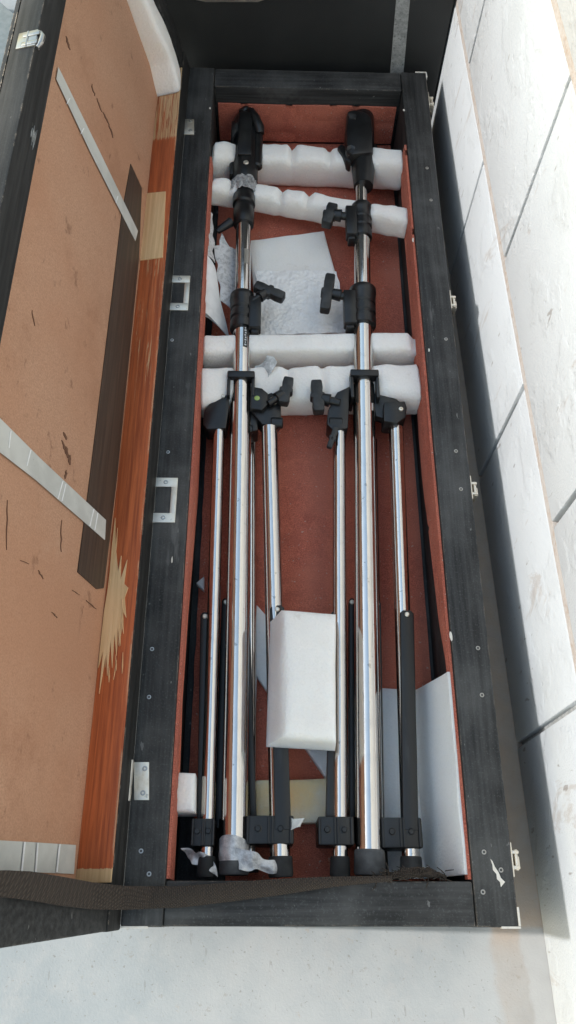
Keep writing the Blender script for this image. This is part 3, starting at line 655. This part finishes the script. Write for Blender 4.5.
# ================================================================== LIGHT STANDS
def stand(name, label, P):
    f = at(*P['foot'], P['zc']); root = thing(name, label, 'light stand', (f.x, f.y, .03), 'folded light stands in the case')
    A = Vector(P['a']); S = P['s']; zc = P['zc']
    def ax(y): return Vector((A.x + S * (y - A.y), y, zc))
    def yat(px, py): return at(px, py, zc).y
    D = (ax(1) - ax(0)).normalized()
    # centre column sections
    ys = [yat(240, q) for q in P['cuts']]
    for i, rr in enumerate(P['radii']):
        lo, hi = ys[i], ys[i + 1]
        seg = NB(); tube(seg, ax(lo), ax(hi), rr, seg=48, bev=.0012)
        obj('column_tube', seg, CHROME, root, label=None)
    # foot cap
    k = NB(); y0 = ys[0]
    lathe(k, ax(I0 + .008), D, [(0, 0), (P['radii'][0] + .0005, 0), (P['radii'][0] + .002, .002), (P['radii'][0] + .0015, .026), (P['radii'][0] + .0006, .028), (0, .028)], 36)
    obj('foot_cap', k, RUBBERG, root)
    # legs
    for (l0, l1, zz, rr, zlow) in P['legs']:
        a_, b_ = at(*l0, zz), at(*l1, zlow); d_ = (b_ - a_).normalized()
        k = NB(); tube(k, a_, b_, rr, seg=32, bev=.001); lg = obj('leg', k, CHROME, root)
        k = NB(); lathe(k, b_ - d_ * .006, d_, [(0, 0), (rr + .0014, 0), (rr + .0020, .002), (rr + .0026, .020), (rr + .0016, .0225), (0, .0225)], 28)
        obj('rubber_foot', k, RUBBER, lg)
    # flat braces
    for (p0, p1, wd, z1, th) in P['braces']:
        a_, b_ = at(*p0, z1), at(*p1, z1); d_ = (b_ - a_).normalized(); s_ = Vector((d_.y, -d_.x, 0)) * wd / 2
        pts = [a_ - s_ * .55 - d_ * .0, a_ - s_ + d_ * .004, b_ - s_, b_ + s_, a_ + s_ + d_ * .004, a_ + s_ * .55]
        k = NB(); prism(k, pts, (0, 0, -th), .0012)
        br = obj('brace', k, STEELB, root)
        k = NB(); c = a_ + d_ * .006; lathe(k, (c.x, c.y, z1 - .0005), (0, 0, 1), [(.0034, 0), (.0034, .0008), (.0024, .0018), (0, .002)], 16); obj('rivet', k, NICKEL, br)
    # lower bracket: plates left and right of the column joined by a sleeve
    k = NB(); yb = (at(*P['brk'][0][0], .09).y + at(*P['brk'][0][1], .09).y) / 2; hw = .0145
    lathe(k, ax(yb - hw), D, [(P['radii'][0] + .0002, 0), (P['radii'][0] + .0028, .0), (P['radii'][0] + .0028, hw * 2), (P['radii'][0] + .0002, hw * 2)], 40)
    k2 = NB()
    for v in [v for v in k.verts if v.co.z > zc + .004]: pass
    geom = k.verts[:] + k.edges[:] + k.faces[:]
    bmesh.ops.bisect_plane(k, geom=geom, plane_co=(0, 0, zc + .002), plane_no=(0, 0, 1), clear_outer=True)
    bra = obj('lower_bracket', k, STEELB, root)
    for (c0, c1) in P['brk']:
        a_, b_ = at(*c0, .106), at(*c1, .106); k = NB()
        box(k, (a_.x, b_.y, .050), (b_.x, a_.y, .103), .0022); n_ = P['nslots']
        obj('bracket_plate', k, STEELB, bra)
        wd = b_.x - a_.x; ks = NB()
        for t in ((.25, .72) if wd > .024 else (.62,)):
            lathe(ks, (a_.x + wd * t, (a_.y + b_.y) / 2 + .001, .1028), (0, 0, 1), [(.0052, 0), (.0052, .0006), (.0036, .0010), (.0036, .0036), (.0030, .0044), (0, .0044)], 6 if t > .5 else 16)
        obj('bolt', ks, STEELB, bra)
        for t in ((.04, .47, .55, .93) if wd > .024 else (.1, .9)):
            kr = NB(); box(kr, (a_.x + wd * t - .0012, b_.y + .001, .1022), (a_.x + wd * t + .0012, a_.y - .001, .1052), .0006); obj('bracket_rib', kr, STEELB, bra)
    # hub: yoke over the column, wings to the leg pivots
    y1 = at(*P['yoke'][0], zc).y; y0 = at(*P['yoke'][1], zc).y; c = ax((y0 + y1) / 2); r0 = P['radii'][0]
    k = NB(); ow = r0 + .0052
    box(k, (c.x - ow, y1 - .012, zc - r0 - .006), (c.x + ow, y1, zc + r0 + .0045), .0022)
    box(k, (c.x - ow, y0, zc - r0 - .006), (c.x - r0 - .0003, y1 - .0118, zc + r0 + .002), .0018); box(k, (c.x + r0 + .0003, y0, zc - r0 - .006), (c.x + ow, y1 - .0118, zc + r0 + .002), .0018)
    hub = obj('hub', k, PLASTIC, root)
    for (pix, z1, z0) in P['wings']:
        k = NB(); pprism(k, pix, z1, z0, .0018); obj('hub_wing', k, PLASTIC, hub)
    for (px, py, z, rr) in P['hubscrews']:
        k = NB(); q_ = at(px, py, z); lathe(k, q_, (0, 0, 1), [(0, -.0005), (rr * .4, -.0005), (rr * .5, .0012), (rr * .9, .0010), (rr, -.001)], 18); obj('screw', k, NICKEL, hub)
    if P.get('pivots'):
        for (px, py, z, rr, L) in P['pivots']:
            k = NB(); q_ = at(px, py, z); tube(k, (q_.x - L / 2, q_.y, z - rr), (q_.x + L / 2, q_.y, z - rr), rr, seg=22, bev=.0012); obj('pivot', k, PLASTIC, hub)
    # clamps on the column
    for (t0, t1, rr, lug, knob) in P['clamps']:
        ya, yb_ = yat(*t1), yat(*t0); k = NB(); L = yb_ - ya
        lathe(k, ax(ya), D, [(rr * .7, 0), (rr * .96, 0), (rr, .002), (rr, L * .20), (rr * .88, L * .23), (rr * .88, L * .30), (rr, L * .33), (rr, L * .47), (rr * .88, L * .5), (rr * .88, L * .55), (rr, L * .58), (rr, L * .80), (rr * 1.05, L * .83), (rr * 1.05, L - .002), (rr * .98, L), (rr * .7, L)], 40)
        cl = obj('clamp', k, PLASTIC, root)
        sx = lug; k = NB(); cxx = ax((ya + yb_) / 2).x
        box(k, (min(cxx + sx * rr * .55, cxx + sx * (rr + .011)), ya - .004, zc - .004), (max(cxx + sx * rr * .55, cxx + sx * (rr + .011)), ya + L * .82, zc + .017), .0024)
        box(k, (min(cxx + sx * rr * .75, cxx + sx * (rr + .0075)), ya - .009, zc - .010), (max(cxx + sx * rr * .75, cxx + sx * (rr + .0075)), ya + L * .5, zc + .010), .002)
        obj('clamp_lug', k, PLASTIC, cl)
        tee(cl, *knob)
    # separate knobs at the hub
    for kb in P['knobs']: tee(hub, *kb)
    P['head'](root, ax, yat, D)
    return root, ax, yat, D
def tee(par, stem0, stem1, bar0, bar1, z, wd):
    """T-handled screw: stem from stem0 to stem1, bar across its end (pixel ends measured at height z)"""
    s0, s1, b0, b1 = at(*stem0, z), at(*stem1, z), at(*bar0, z), at(*bar1, z)
    k = NB(); tube(k, s0, s1, wd * .33, wd * .40, seg=18, bev=.0006); d = (s1 - s0).normalized()
    tube(k, s0.lerp(s1, .45), s0.lerp(s1, .85), wd * .56, wd * .5, seg=18, bev=.0008)
    kb = obj('knob', k, PLASTIC, par)
    u = (b1 - b0).normalized(); s = Vector((u.y, -u.x, 0)); mid = (b0 + b1) / 2; L = (b1 - b0).length / 2
    prof = [(-1, .36), (-.93, .46), (-.5, .50), (-.18, .42), (-.12, .62), (.12, .62), (.18, .42), (.5, .50), (.93, .46), (1, .36)]
    pts = [mid + u * (t * L) + s * (w_ * wd) + Vector((0, 0, wd * .42)) for t, w_ in prof] + [mid + u * (t * L) - s * (w_ * wd) + Vector((0, 0, wd * .42)) for t, w_ in prof[::-1]]
    k = NB(); prism(k, pts, (0, 0, -wd * .9), .0016); obj('knob_handle', k, KNOB, kb)

ZC = .092
def head_a(root, ax, yat, D):
    # collar, crumpled foil, receiver with a smaller side barrel, ball socket at the tip
    def seglathe(name, y0, y1, prof, mat, dx=0, dz=0, par=root, seg=36):
        a_, b_ = ax(y0) + Vector((dx, 0, dz)), ax(y1) + Vector((dx, 0, dz)); L = (b_ - a_).length
        k = NB(); lathe(k, a_, D, [(r, h * L) for r, h in prof], seg); return obj(name, k, mat, par)
    yA, yB, yC, yD = yat(242, 226), yat(242, 190), yat(242, 182), yat(242, 120)
    seglathe('dull_ring', yat(240, 246), yat(240, 222), [(0, 0), (.0126, 0), (.0126, 1), (0, 1)], DULL)
    seglathe('collar', yA, yB, [(0, 0), (.0165, 0), (.0178, .03), (.0182, .42), (.0166, .45), (.0166, .54), (.0196, .57), (.0196, .78), (.0184, .80), (.0184, 1), (0, 1)], PLASTIC)
    hd = seglathe('receiver', yC - .010, yD, [(0, 0), (.020, 0), (.0225, .03), (.0232, .2), (.0232, .90), (.0222, .97), (.0195, 1), (0, 1)], PLASTIC, dx=.001)
    k = NB(); c = ax((yC + yD) / 2); hl = (yD - yC) / 2
    box(k, (c.x - .0255, c.y - hl * .92, ZC - .012), (c.x - .017, c.y + hl * .80, ZC + .012), .003); box(k, (c.x - .012, c.y - hl * .5, ZC + .018), (c.x + .013, c.y + hl * .86, ZC + .0265), .0025); obj('receiver_flat', k, PLASTIC, hd)
    k = NB(); pprism(k, [(231, 128), (236, 121), (243, 120), (244, 126), (236, 132), (232, 140)], ZC + .022, ZC + .006, .003); obj('receiver_lever', k, KNOB, hd)
    k = NB(); a_ = at(257, 168, ZC + .006); b_ = at(258, 126, ZC + .006); tube(k, a_, b_, .0095, seg=26, bev=.003); obj('side_barrel', k, PLASTIC, hd)
    k = NB(); q = at(246, 163, ZC + .022); lathe(k, q, (0, 0, 1), [(.0048, -.003), (.0048, .0018), (.0036, .003), (0, .0032)], 16); obj('bolt', k, NICKEL, hd)
    k = NB(); box(k, at(250, 186, ZC + .008), at(253.5, 168, ZC + .014), .0008); obj('chrome_edge', k, CHROME, hd)
    k = NB()
    sweep(k, [at(245, 126, ZC), at(247, 119, ZC + .004), at(249, 114, ZC + .008), at(249.5, 109, ZC + .010), at(248, 104, ZC + .010), at(246, 101, ZC + .008)], [.016, .0110, .0105, .0120, .0115, .006], 20)
    lathe(k, at(244.5, 110, ZC + .014), (-.6, .2, 1), [(0, -.010), (.009, -.010), (.0105, -.006), (.0105, .003), (.008, .006), (0, .0065)], 20)
    sweep(k, [at(251, 112, ZC + .016), at(255, 119, ZC + .020), at(259, 128, ZC + .016), at(260, 134, ZC + .012)], [.008, .0100, .0100, .008], 14)
    obj('ball_socket', k, PLASTIC, hd)
    k = NB(); sweep(k, [at(231, 222, ZC), at(225, 226, ZC), at(217, 231, ZC - .004)], [.0085, .007, .0055], 14); obj('side_knob', k, PLASTIC, root)
    # foil: crumpled sleeve
    k = NB(); rings = []; ya, yb = yat(242, 195), yat(242, 184)
    for i in range(13):
        t = i / 12; p = ax(ya + (yb - ya) * t); ring = []
        for j in range(44):
            th = 2 * math.pi * j / 44; rr = .0188 + .003 * t + .007 * abs(N3((math.cos(th) * 2, math.sin(th) * 2, t * 3), 1.6, 4)) + (.012 * max(0, math.cos(th - math.pi)) ** 6 * (1 - t))
            ring.append(p + Vector((rr * math.cos(th), .004 * N3((th, t, 0), 3, 8), rr * math.sin(th))))
        rings.append(ring)
    loft(k, rings, False); obj('foil_wrap', k, FOIL, root, ang=20)
def head_b(root, ax, yat, D):
    y0, y1 = yat(360, 187), yat(360, 148); a_, b_ = ax(y0), ax(y1); L = (b_ - a_).length
    k = NB(); lathe(k, a_ + Vector((.004, 0, 0)), D, [(0, 0), (.017, 0), (.0205, .04), (.0215, .2), (.0222, .24), (.0222, .82), (.021, 1), (0, 1)], 36)
    hd = obj('receiver', k, PLASTIC, root)
    k = NB(); pprism(k, [(347, 111), (350, 108.5), (358, 108.5), (368, 112), (372, 116), (373.5, 130), (373.5, 152), (352, 154), (346, 151), (345.5, 130)], ZC + .026, ZC - .022, .007); obj('head_block', k, PLASTIC, hd)
    k = NB(); pprism(k, [(337, 146), (342, 142.5), (352, 152), (351, 163), (345, 159)], ZC + .012, ZC - .012, .004); obj('head_lever', k, PLASTIC, hd)
    k = NB(); lathe(k, at(351, 150, ZC + .024), (0, -.25, 1), [(.0095, -.006), (.0095, .001), (.008, .003), (.006, .002), (0, .0015)], 22); obj('head_screw', k, PLASTIC, hd)
    k = NB(); pprism(k, [(348, 113), (352, 112), (357, 114.5), (356, 119), (350, 118)], ZC + .0285, ZC + .022, .0008); obj('head_plate', k, KNOB, hd)
    k = NB(); pprism(k, [(372, 146), (376, 143), (378, 147), (374, 151)], ZC + .006, ZC - .006, .001); obj('head_tab', k, PLASTIC, hd)

PA = dict(zc=ZC, foot=(233, 870), a=(-.0372, .05, 0), s=-.0135, cuts=(868, 384, 300, 224), radii=(.0158, .0144, .0130), nslots=3,
    legs=[((219, 425), (206.5, 862), .092, .0088, .088), ((269.5, 428), (280.5, 862), .094, .0122, .090), ((251, 440), (250, 858), .050, .0085, .048)],
    braces=[((205, 612), (202, 828), .0125, .088, .016), ((277, 605), (283, 830), .0195, .104, .010), ((226, 598), (219, 828), .0120, .070, .018), ((246, 596), (253.5, 828), .0085, .071, .016), ((213, 640), (214.5, 828), .008, .066, .012)],
    brk=[((192, 818), (214, 846)), ((246, 815), (294, 844))],
    yoke=((239, 378), (238, 402)),
    wings=[([(229, 384), (229, 408), (226, 428), (207, 429), (203, 424), (204, 410), (222, 388)], .102, .070),
           ([(251, 386), (262, 388), (268, 393), (268, 404), (262, 410), (250, 408)], .108, .078),
           ([(262, 396), (272, 392), (281, 404), (281, 420), (274, 426), (262, 424), (252, 412)], .100, .072),
           ([(245, 412), (257, 411), (258, 430), (247, 432)], .094, .06), ([(233, 402), (251, 402), (254, 416), (246, 430), (235, 424)], .072, .05)],
    hubscrews=[(223, 396, .103, .0032), (275, 402, .102, .0034)], pivots=[(277, 420, .104, .0085, .018), (248, 427, .098, .007, .014)],
    clamps=[((245, 296), (244, 331), .0195, 1, ((252, 302), (268, 291.5), (255, 286), (284, 298), ZC + .012, .0165))],
    knobs=[((268, 404), (286, 392), (289, 379), (283, 404), .106, .0165)], head=head_a)
rootA, axA, yatA, DA = stand('light_stand', 'chrome light stand on the left with foil wrapped black head', PA)
# printed label and level bubble, worn grey label
k = NB(); p0, p1 = at(243.6, 331, ZC + .012), at(248.2, 352.5, ZC + .012)
def on_tube(th, y, r): c = axA(y); return c + Vector((r * math.sin(th), 0, r * math.cos(th)))
def tube_label(name, y0, y1, t0, t1, r, mat, par, ax_=axA):
    def fn(u, v): c = axA(y0 + (y1 - y0) * v); th = t0 + (t1 - t0) * u; return c + Vector((r * math.sin(th), 0, r * math.cos(th)))
    return obj(name, sheet(NB(), fn, 6, 4, .0004), mat, par)
lb = tube_label('label', yatA(246, 352), yatA(246, 331), .16, .66, .01465, LABELB, rootA)
y0, y1 = yatA(246, 351), yatA(246, 332); rs = random.Random(5)
for i in range(8):      # eight small upright letters, too blurred in the photo to read
    ya = y0 + (y1 - y0) * (i + .15) / 8; yb = y0 + (y1 - y0) * (i + .72) / 8
    tube_label('letter', ya, yb, .30 + .05 * (i % 2), .52 - .06 * (i % 3 == 1), .01490, PRINT, lb)
tube_label('label', yatA(246, 268), yatA(246, 254), .2, .75, .0134, DULL, rootA)
k = NB(); q = at(257, 398, .1085); lathe(k, q, (0, 0, 1), [(0, .0006), (.0036, .0004), (.0042, 0)], 20); obj('spirit_level', k, BUBL, rootA)
# duct tape round the foot, with loose tails
def tape_foot(u, v):
    th = (-1.7 + 3.4 * u); y = .062 + .022 * v + .006 * math.sin(u * 4) * v; c = axA(y); r = .0176 + .0006 * N3((th, y * 40, 0), 3)
    return c + Vector((r * math.sin(th), 0, r * math.cos(th)))
obj('tape_wrap', sheet(NB(), tape_foot, 36, 8, .0006), TAPE, rootA)
c = [at(236, 848, .111), at(238, 871, .110), at(284, 873, .096), at(282, 865, .097)]
obj('tape_tail', sheet(NB(), quad(c[0], c[3], c[2], c[1], .004, .005, 70, 3), 24, 10, .0006), TAPE, rootA)
c = [at(184, 847, .092), at(188, 861, .090), at(218, 878, .096), at(213, 856, .100)]
obj('tape_tail', sheet(NB(), quad(c[0], c[3], c[2], c[1], .003, .007, 70, 6), 20, 10, .0006), TAPE, rootA)
c = [at(290, 817, .106), at(304, 818, .104), at(302, 826, .103), at(292, 829, .106)]
obj('tape_tail', sheet(NB(), quad(c[0], c[1], c[2], c[3], .002, .004, 80, 9), 12, 8, .0006), MASK, rootA)

PB = dict(zc=ZC, foot=(367, 870), a=(.1225, .05, 0), s=.029, cuts=(868, 384, 296, 212, 184), radii=(.0168, .0156, .0140, .0105), nslots=3,
    legs=[((339, 428), (340, 862), .092, .0096, .088), ((396, 428), (411, 862), .092, .0108, .088), ((372, 440), (379, 856), .050, .0085, .048)],
    braces=[((335.5, 611), (331, 828), .0125, .094, .016), ((407, 610), (411, 830), .0185, .104, .012), ((352, 598), (353, 828), .0085, .070, .018), ((377, 600), (380, 828), .0110, .071, .016)],
    brk=[((318, 816), (355, 845)), ((381, 817), (424, 848))],
    yoke=((361, 377), (363, 404)),
    wings=[([(350, 386), (349, 404), (348, 428), (333, 430), (327, 424), (328, 410), (337, 392)], .104, .070),
           ([(374, 384), (388, 391), (398, 400), (405, 406), (390, 420), (376, 416), (373, 400)], .094, .078),
           ([(384, 402), (405, 401), (407, 407), (406, 417), (398, 423), (384, 421)], .110, .076), ([(354, 404), (374, 404), (376, 430), (356, 428)], .074, .05)],
    hubscrews=[(401, 409, .111, .0036)], pivots=[(336, 420, .106, .0095, .020), (394, 424, .096, .008, .016)],
    clamps=[((361, 290), (361, 327), .0212, -1, ((351, 298), (329, 293), (330.5, 276), (324.5, 311), ZC + .010, .0175)),
            ((362, 207), (362, 239), .0176, -1, ((350, 217), (331, 214.5), (333, 206), (326, 225), ZC + .010, .019))],
    knobs=[((340, 403), (318, 398), (316, 382), (319, 412.5), .104, .0180), ((336, 440), (330, 439), (336, 428), (329, 448), .106, .0085)], head=head_b)
stand('light_stand', 'chrome light stand on the right with plain black head and left-hand knobs', PB)

# ================================================================== PAPERS AND SCRAPS
PG = 'papers beside the left stand'
c = [at(202, 254, .128), at(215, 268, .112), at(229, 338, .060), at(200, 310, .110)]
obj('paper_sheet', sheet(NB(), quad(*c, .010, .003, 18, 1), 20, 20, .0016), PAPER, None, 'folded white paper leaflet leaning on the left wall, lowest of the papers', 'paper', PG)
c = [at(204, 262, .116), at(211, 270, .104), at(227, 336, .056), at(204, 316, .098)]
obj('paper_sheet', sheet(NB(), quad(*c, .008, .0015, 25, 21), 16, 20, .0008), PAPER, None, 'inner fold of white paper peeking from under the lowest leaflet', 'paper', PG)
c = [at(214, 246, .096), at(236, 244, .074), at(238, 318, .062), at(221, 300, .086)]
c[1] = at(236, 250, .074)
obj('paper_sheet', sheet(NB(), quad(*c, .004, .004, 45, 4), 28, 28, .0008), LEAFLET, None, 'grey printed crinkled leaflet tucked under the left stand column', 'paper', PG)
c = [at(205, 208, .130), at(213, 214, .110), at(214, 262, .104), at(203, 256, .128)]
obj('paper_sheet', sheet(NB(), quad(*c, .003, .005, 40, 7), 16, 24, .001), LEAFLET, None, 'tall crumpled paper slip standing against the left wall, farthest of the papers', 'paper', PG)
c = [at(221, 233, .088), at(231, 252, .076), at(230, 292, .070), at(217, 262, .090)]
obj('paper_sheet', sheet(NB(), quad(*c, .003, .004, 50, 11), 18, 20, .0008), PLASTICBAG, None, 'pointed clear plastic sleeve rising behind the grey printed leaflet', 'plastic sleeve', PG)
c = [at(255, 366, .080), at(273, 356, .100), at(276, 362, .098), at(262, 394, .084)]
obj('plastic_scrap', sheet(NB(), quad(*c, .004, .006, 60, 13), 18, 22, .0008), PLASTICBAG, None, 'crinkled clear plastic scrap poking up behind the left hub', 'plastic scrap')

# ================================================================== STRAP AND RAG
path = [((-14, 884), .415, 26), ((6, 884), .392, 27), ((30, 886), .357, 29), ((60, 891), .300, 29), ((92, 896), .230, 27), ((124, 898), .179, 24), ((150, 897.5), .1570, 22), ((180, 897), .1545, 21), ((230, 892), .1545, 19), ((280, 887), .1545, 16), ((330, 882), .1555, 10), ((372, 879.5), .1560, 6), ((392, 878.5), .156, 4)]
def strap_fn(u, v):
    t = u * (len(path) - 1); i = min(int(t), len(path) - 2); f = t - i; f = f * f * (3 - 2 * f) * .35 + f * .65
    (xa, ya), za, wa = path[i]; (xb, yb), zb, wb = path[i + 1]
    x = xa + (xb - xa) * f; y = ya + (yb - ya) * f; z = za + (zb - za) * f; ww = wa + (wb - wa) * f
    p = at(x, y + (v - .5) * ww, z)
    return p + Vector((0, 0, .0018 * math.sin(v * math.pi) + .0012 * N3(p, 20, 3)))
obj('webbing_strap', sheet(NB(), strap_fn, 90, 8, .0018), WEB, None, 'brown woven webbing strap draped from the lid across the near rim', 'strap')
k = NB(); rs = random.Random(12)
core = [at(377, 879, .140), at(392, 876, .142), at(410, 873, .143), at(428, 873, .142), at(446, 877, .138)]
def rag(u, v):
    t = u * 4; i = min(int(t), 3); f = t - i; c = core[i].lerp(core[i + 1], f); th = v * 2 * math.pi
    r = (.0028 + .0032 * math.sin(math.pi * min(1, u * 1.02))) * (1 + .5 * N3((u * 9, math.cos(th), math.sin(th)), 1.4, 2))
    return c + Vector((0, r * math.cos(th) * .9, r * math.sin(th)))
rings = [[rag(i / 40, j / 16) for j in range(16)] for i in range(41)]
loft(k, rings)
for i in range(60):
    t = rs.random(); j = min(int(t * 4), 3); p = core[j].lerp(core[j + 1], t * 4 - j) + Vector((rs.uniform(-.004, .004), rs.uniform(-.006, .006), .004))
    a = rs.uniform(0, 6.28); L = rs.uniform(.006, .018); q = p + Vector((math.cos(a) * L, math.sin(a) * L * .6, rs.uniform(0, .006)))
    sweep(k, [p, p.lerp(q, .5) + Vector((0, 0, .003)), q], [.0006, .0006, .0004], 5)
obj('frayed_rag', k, WEB, None, 'frayed brown twisted rag end tucked by the right stand feet', 'rag')
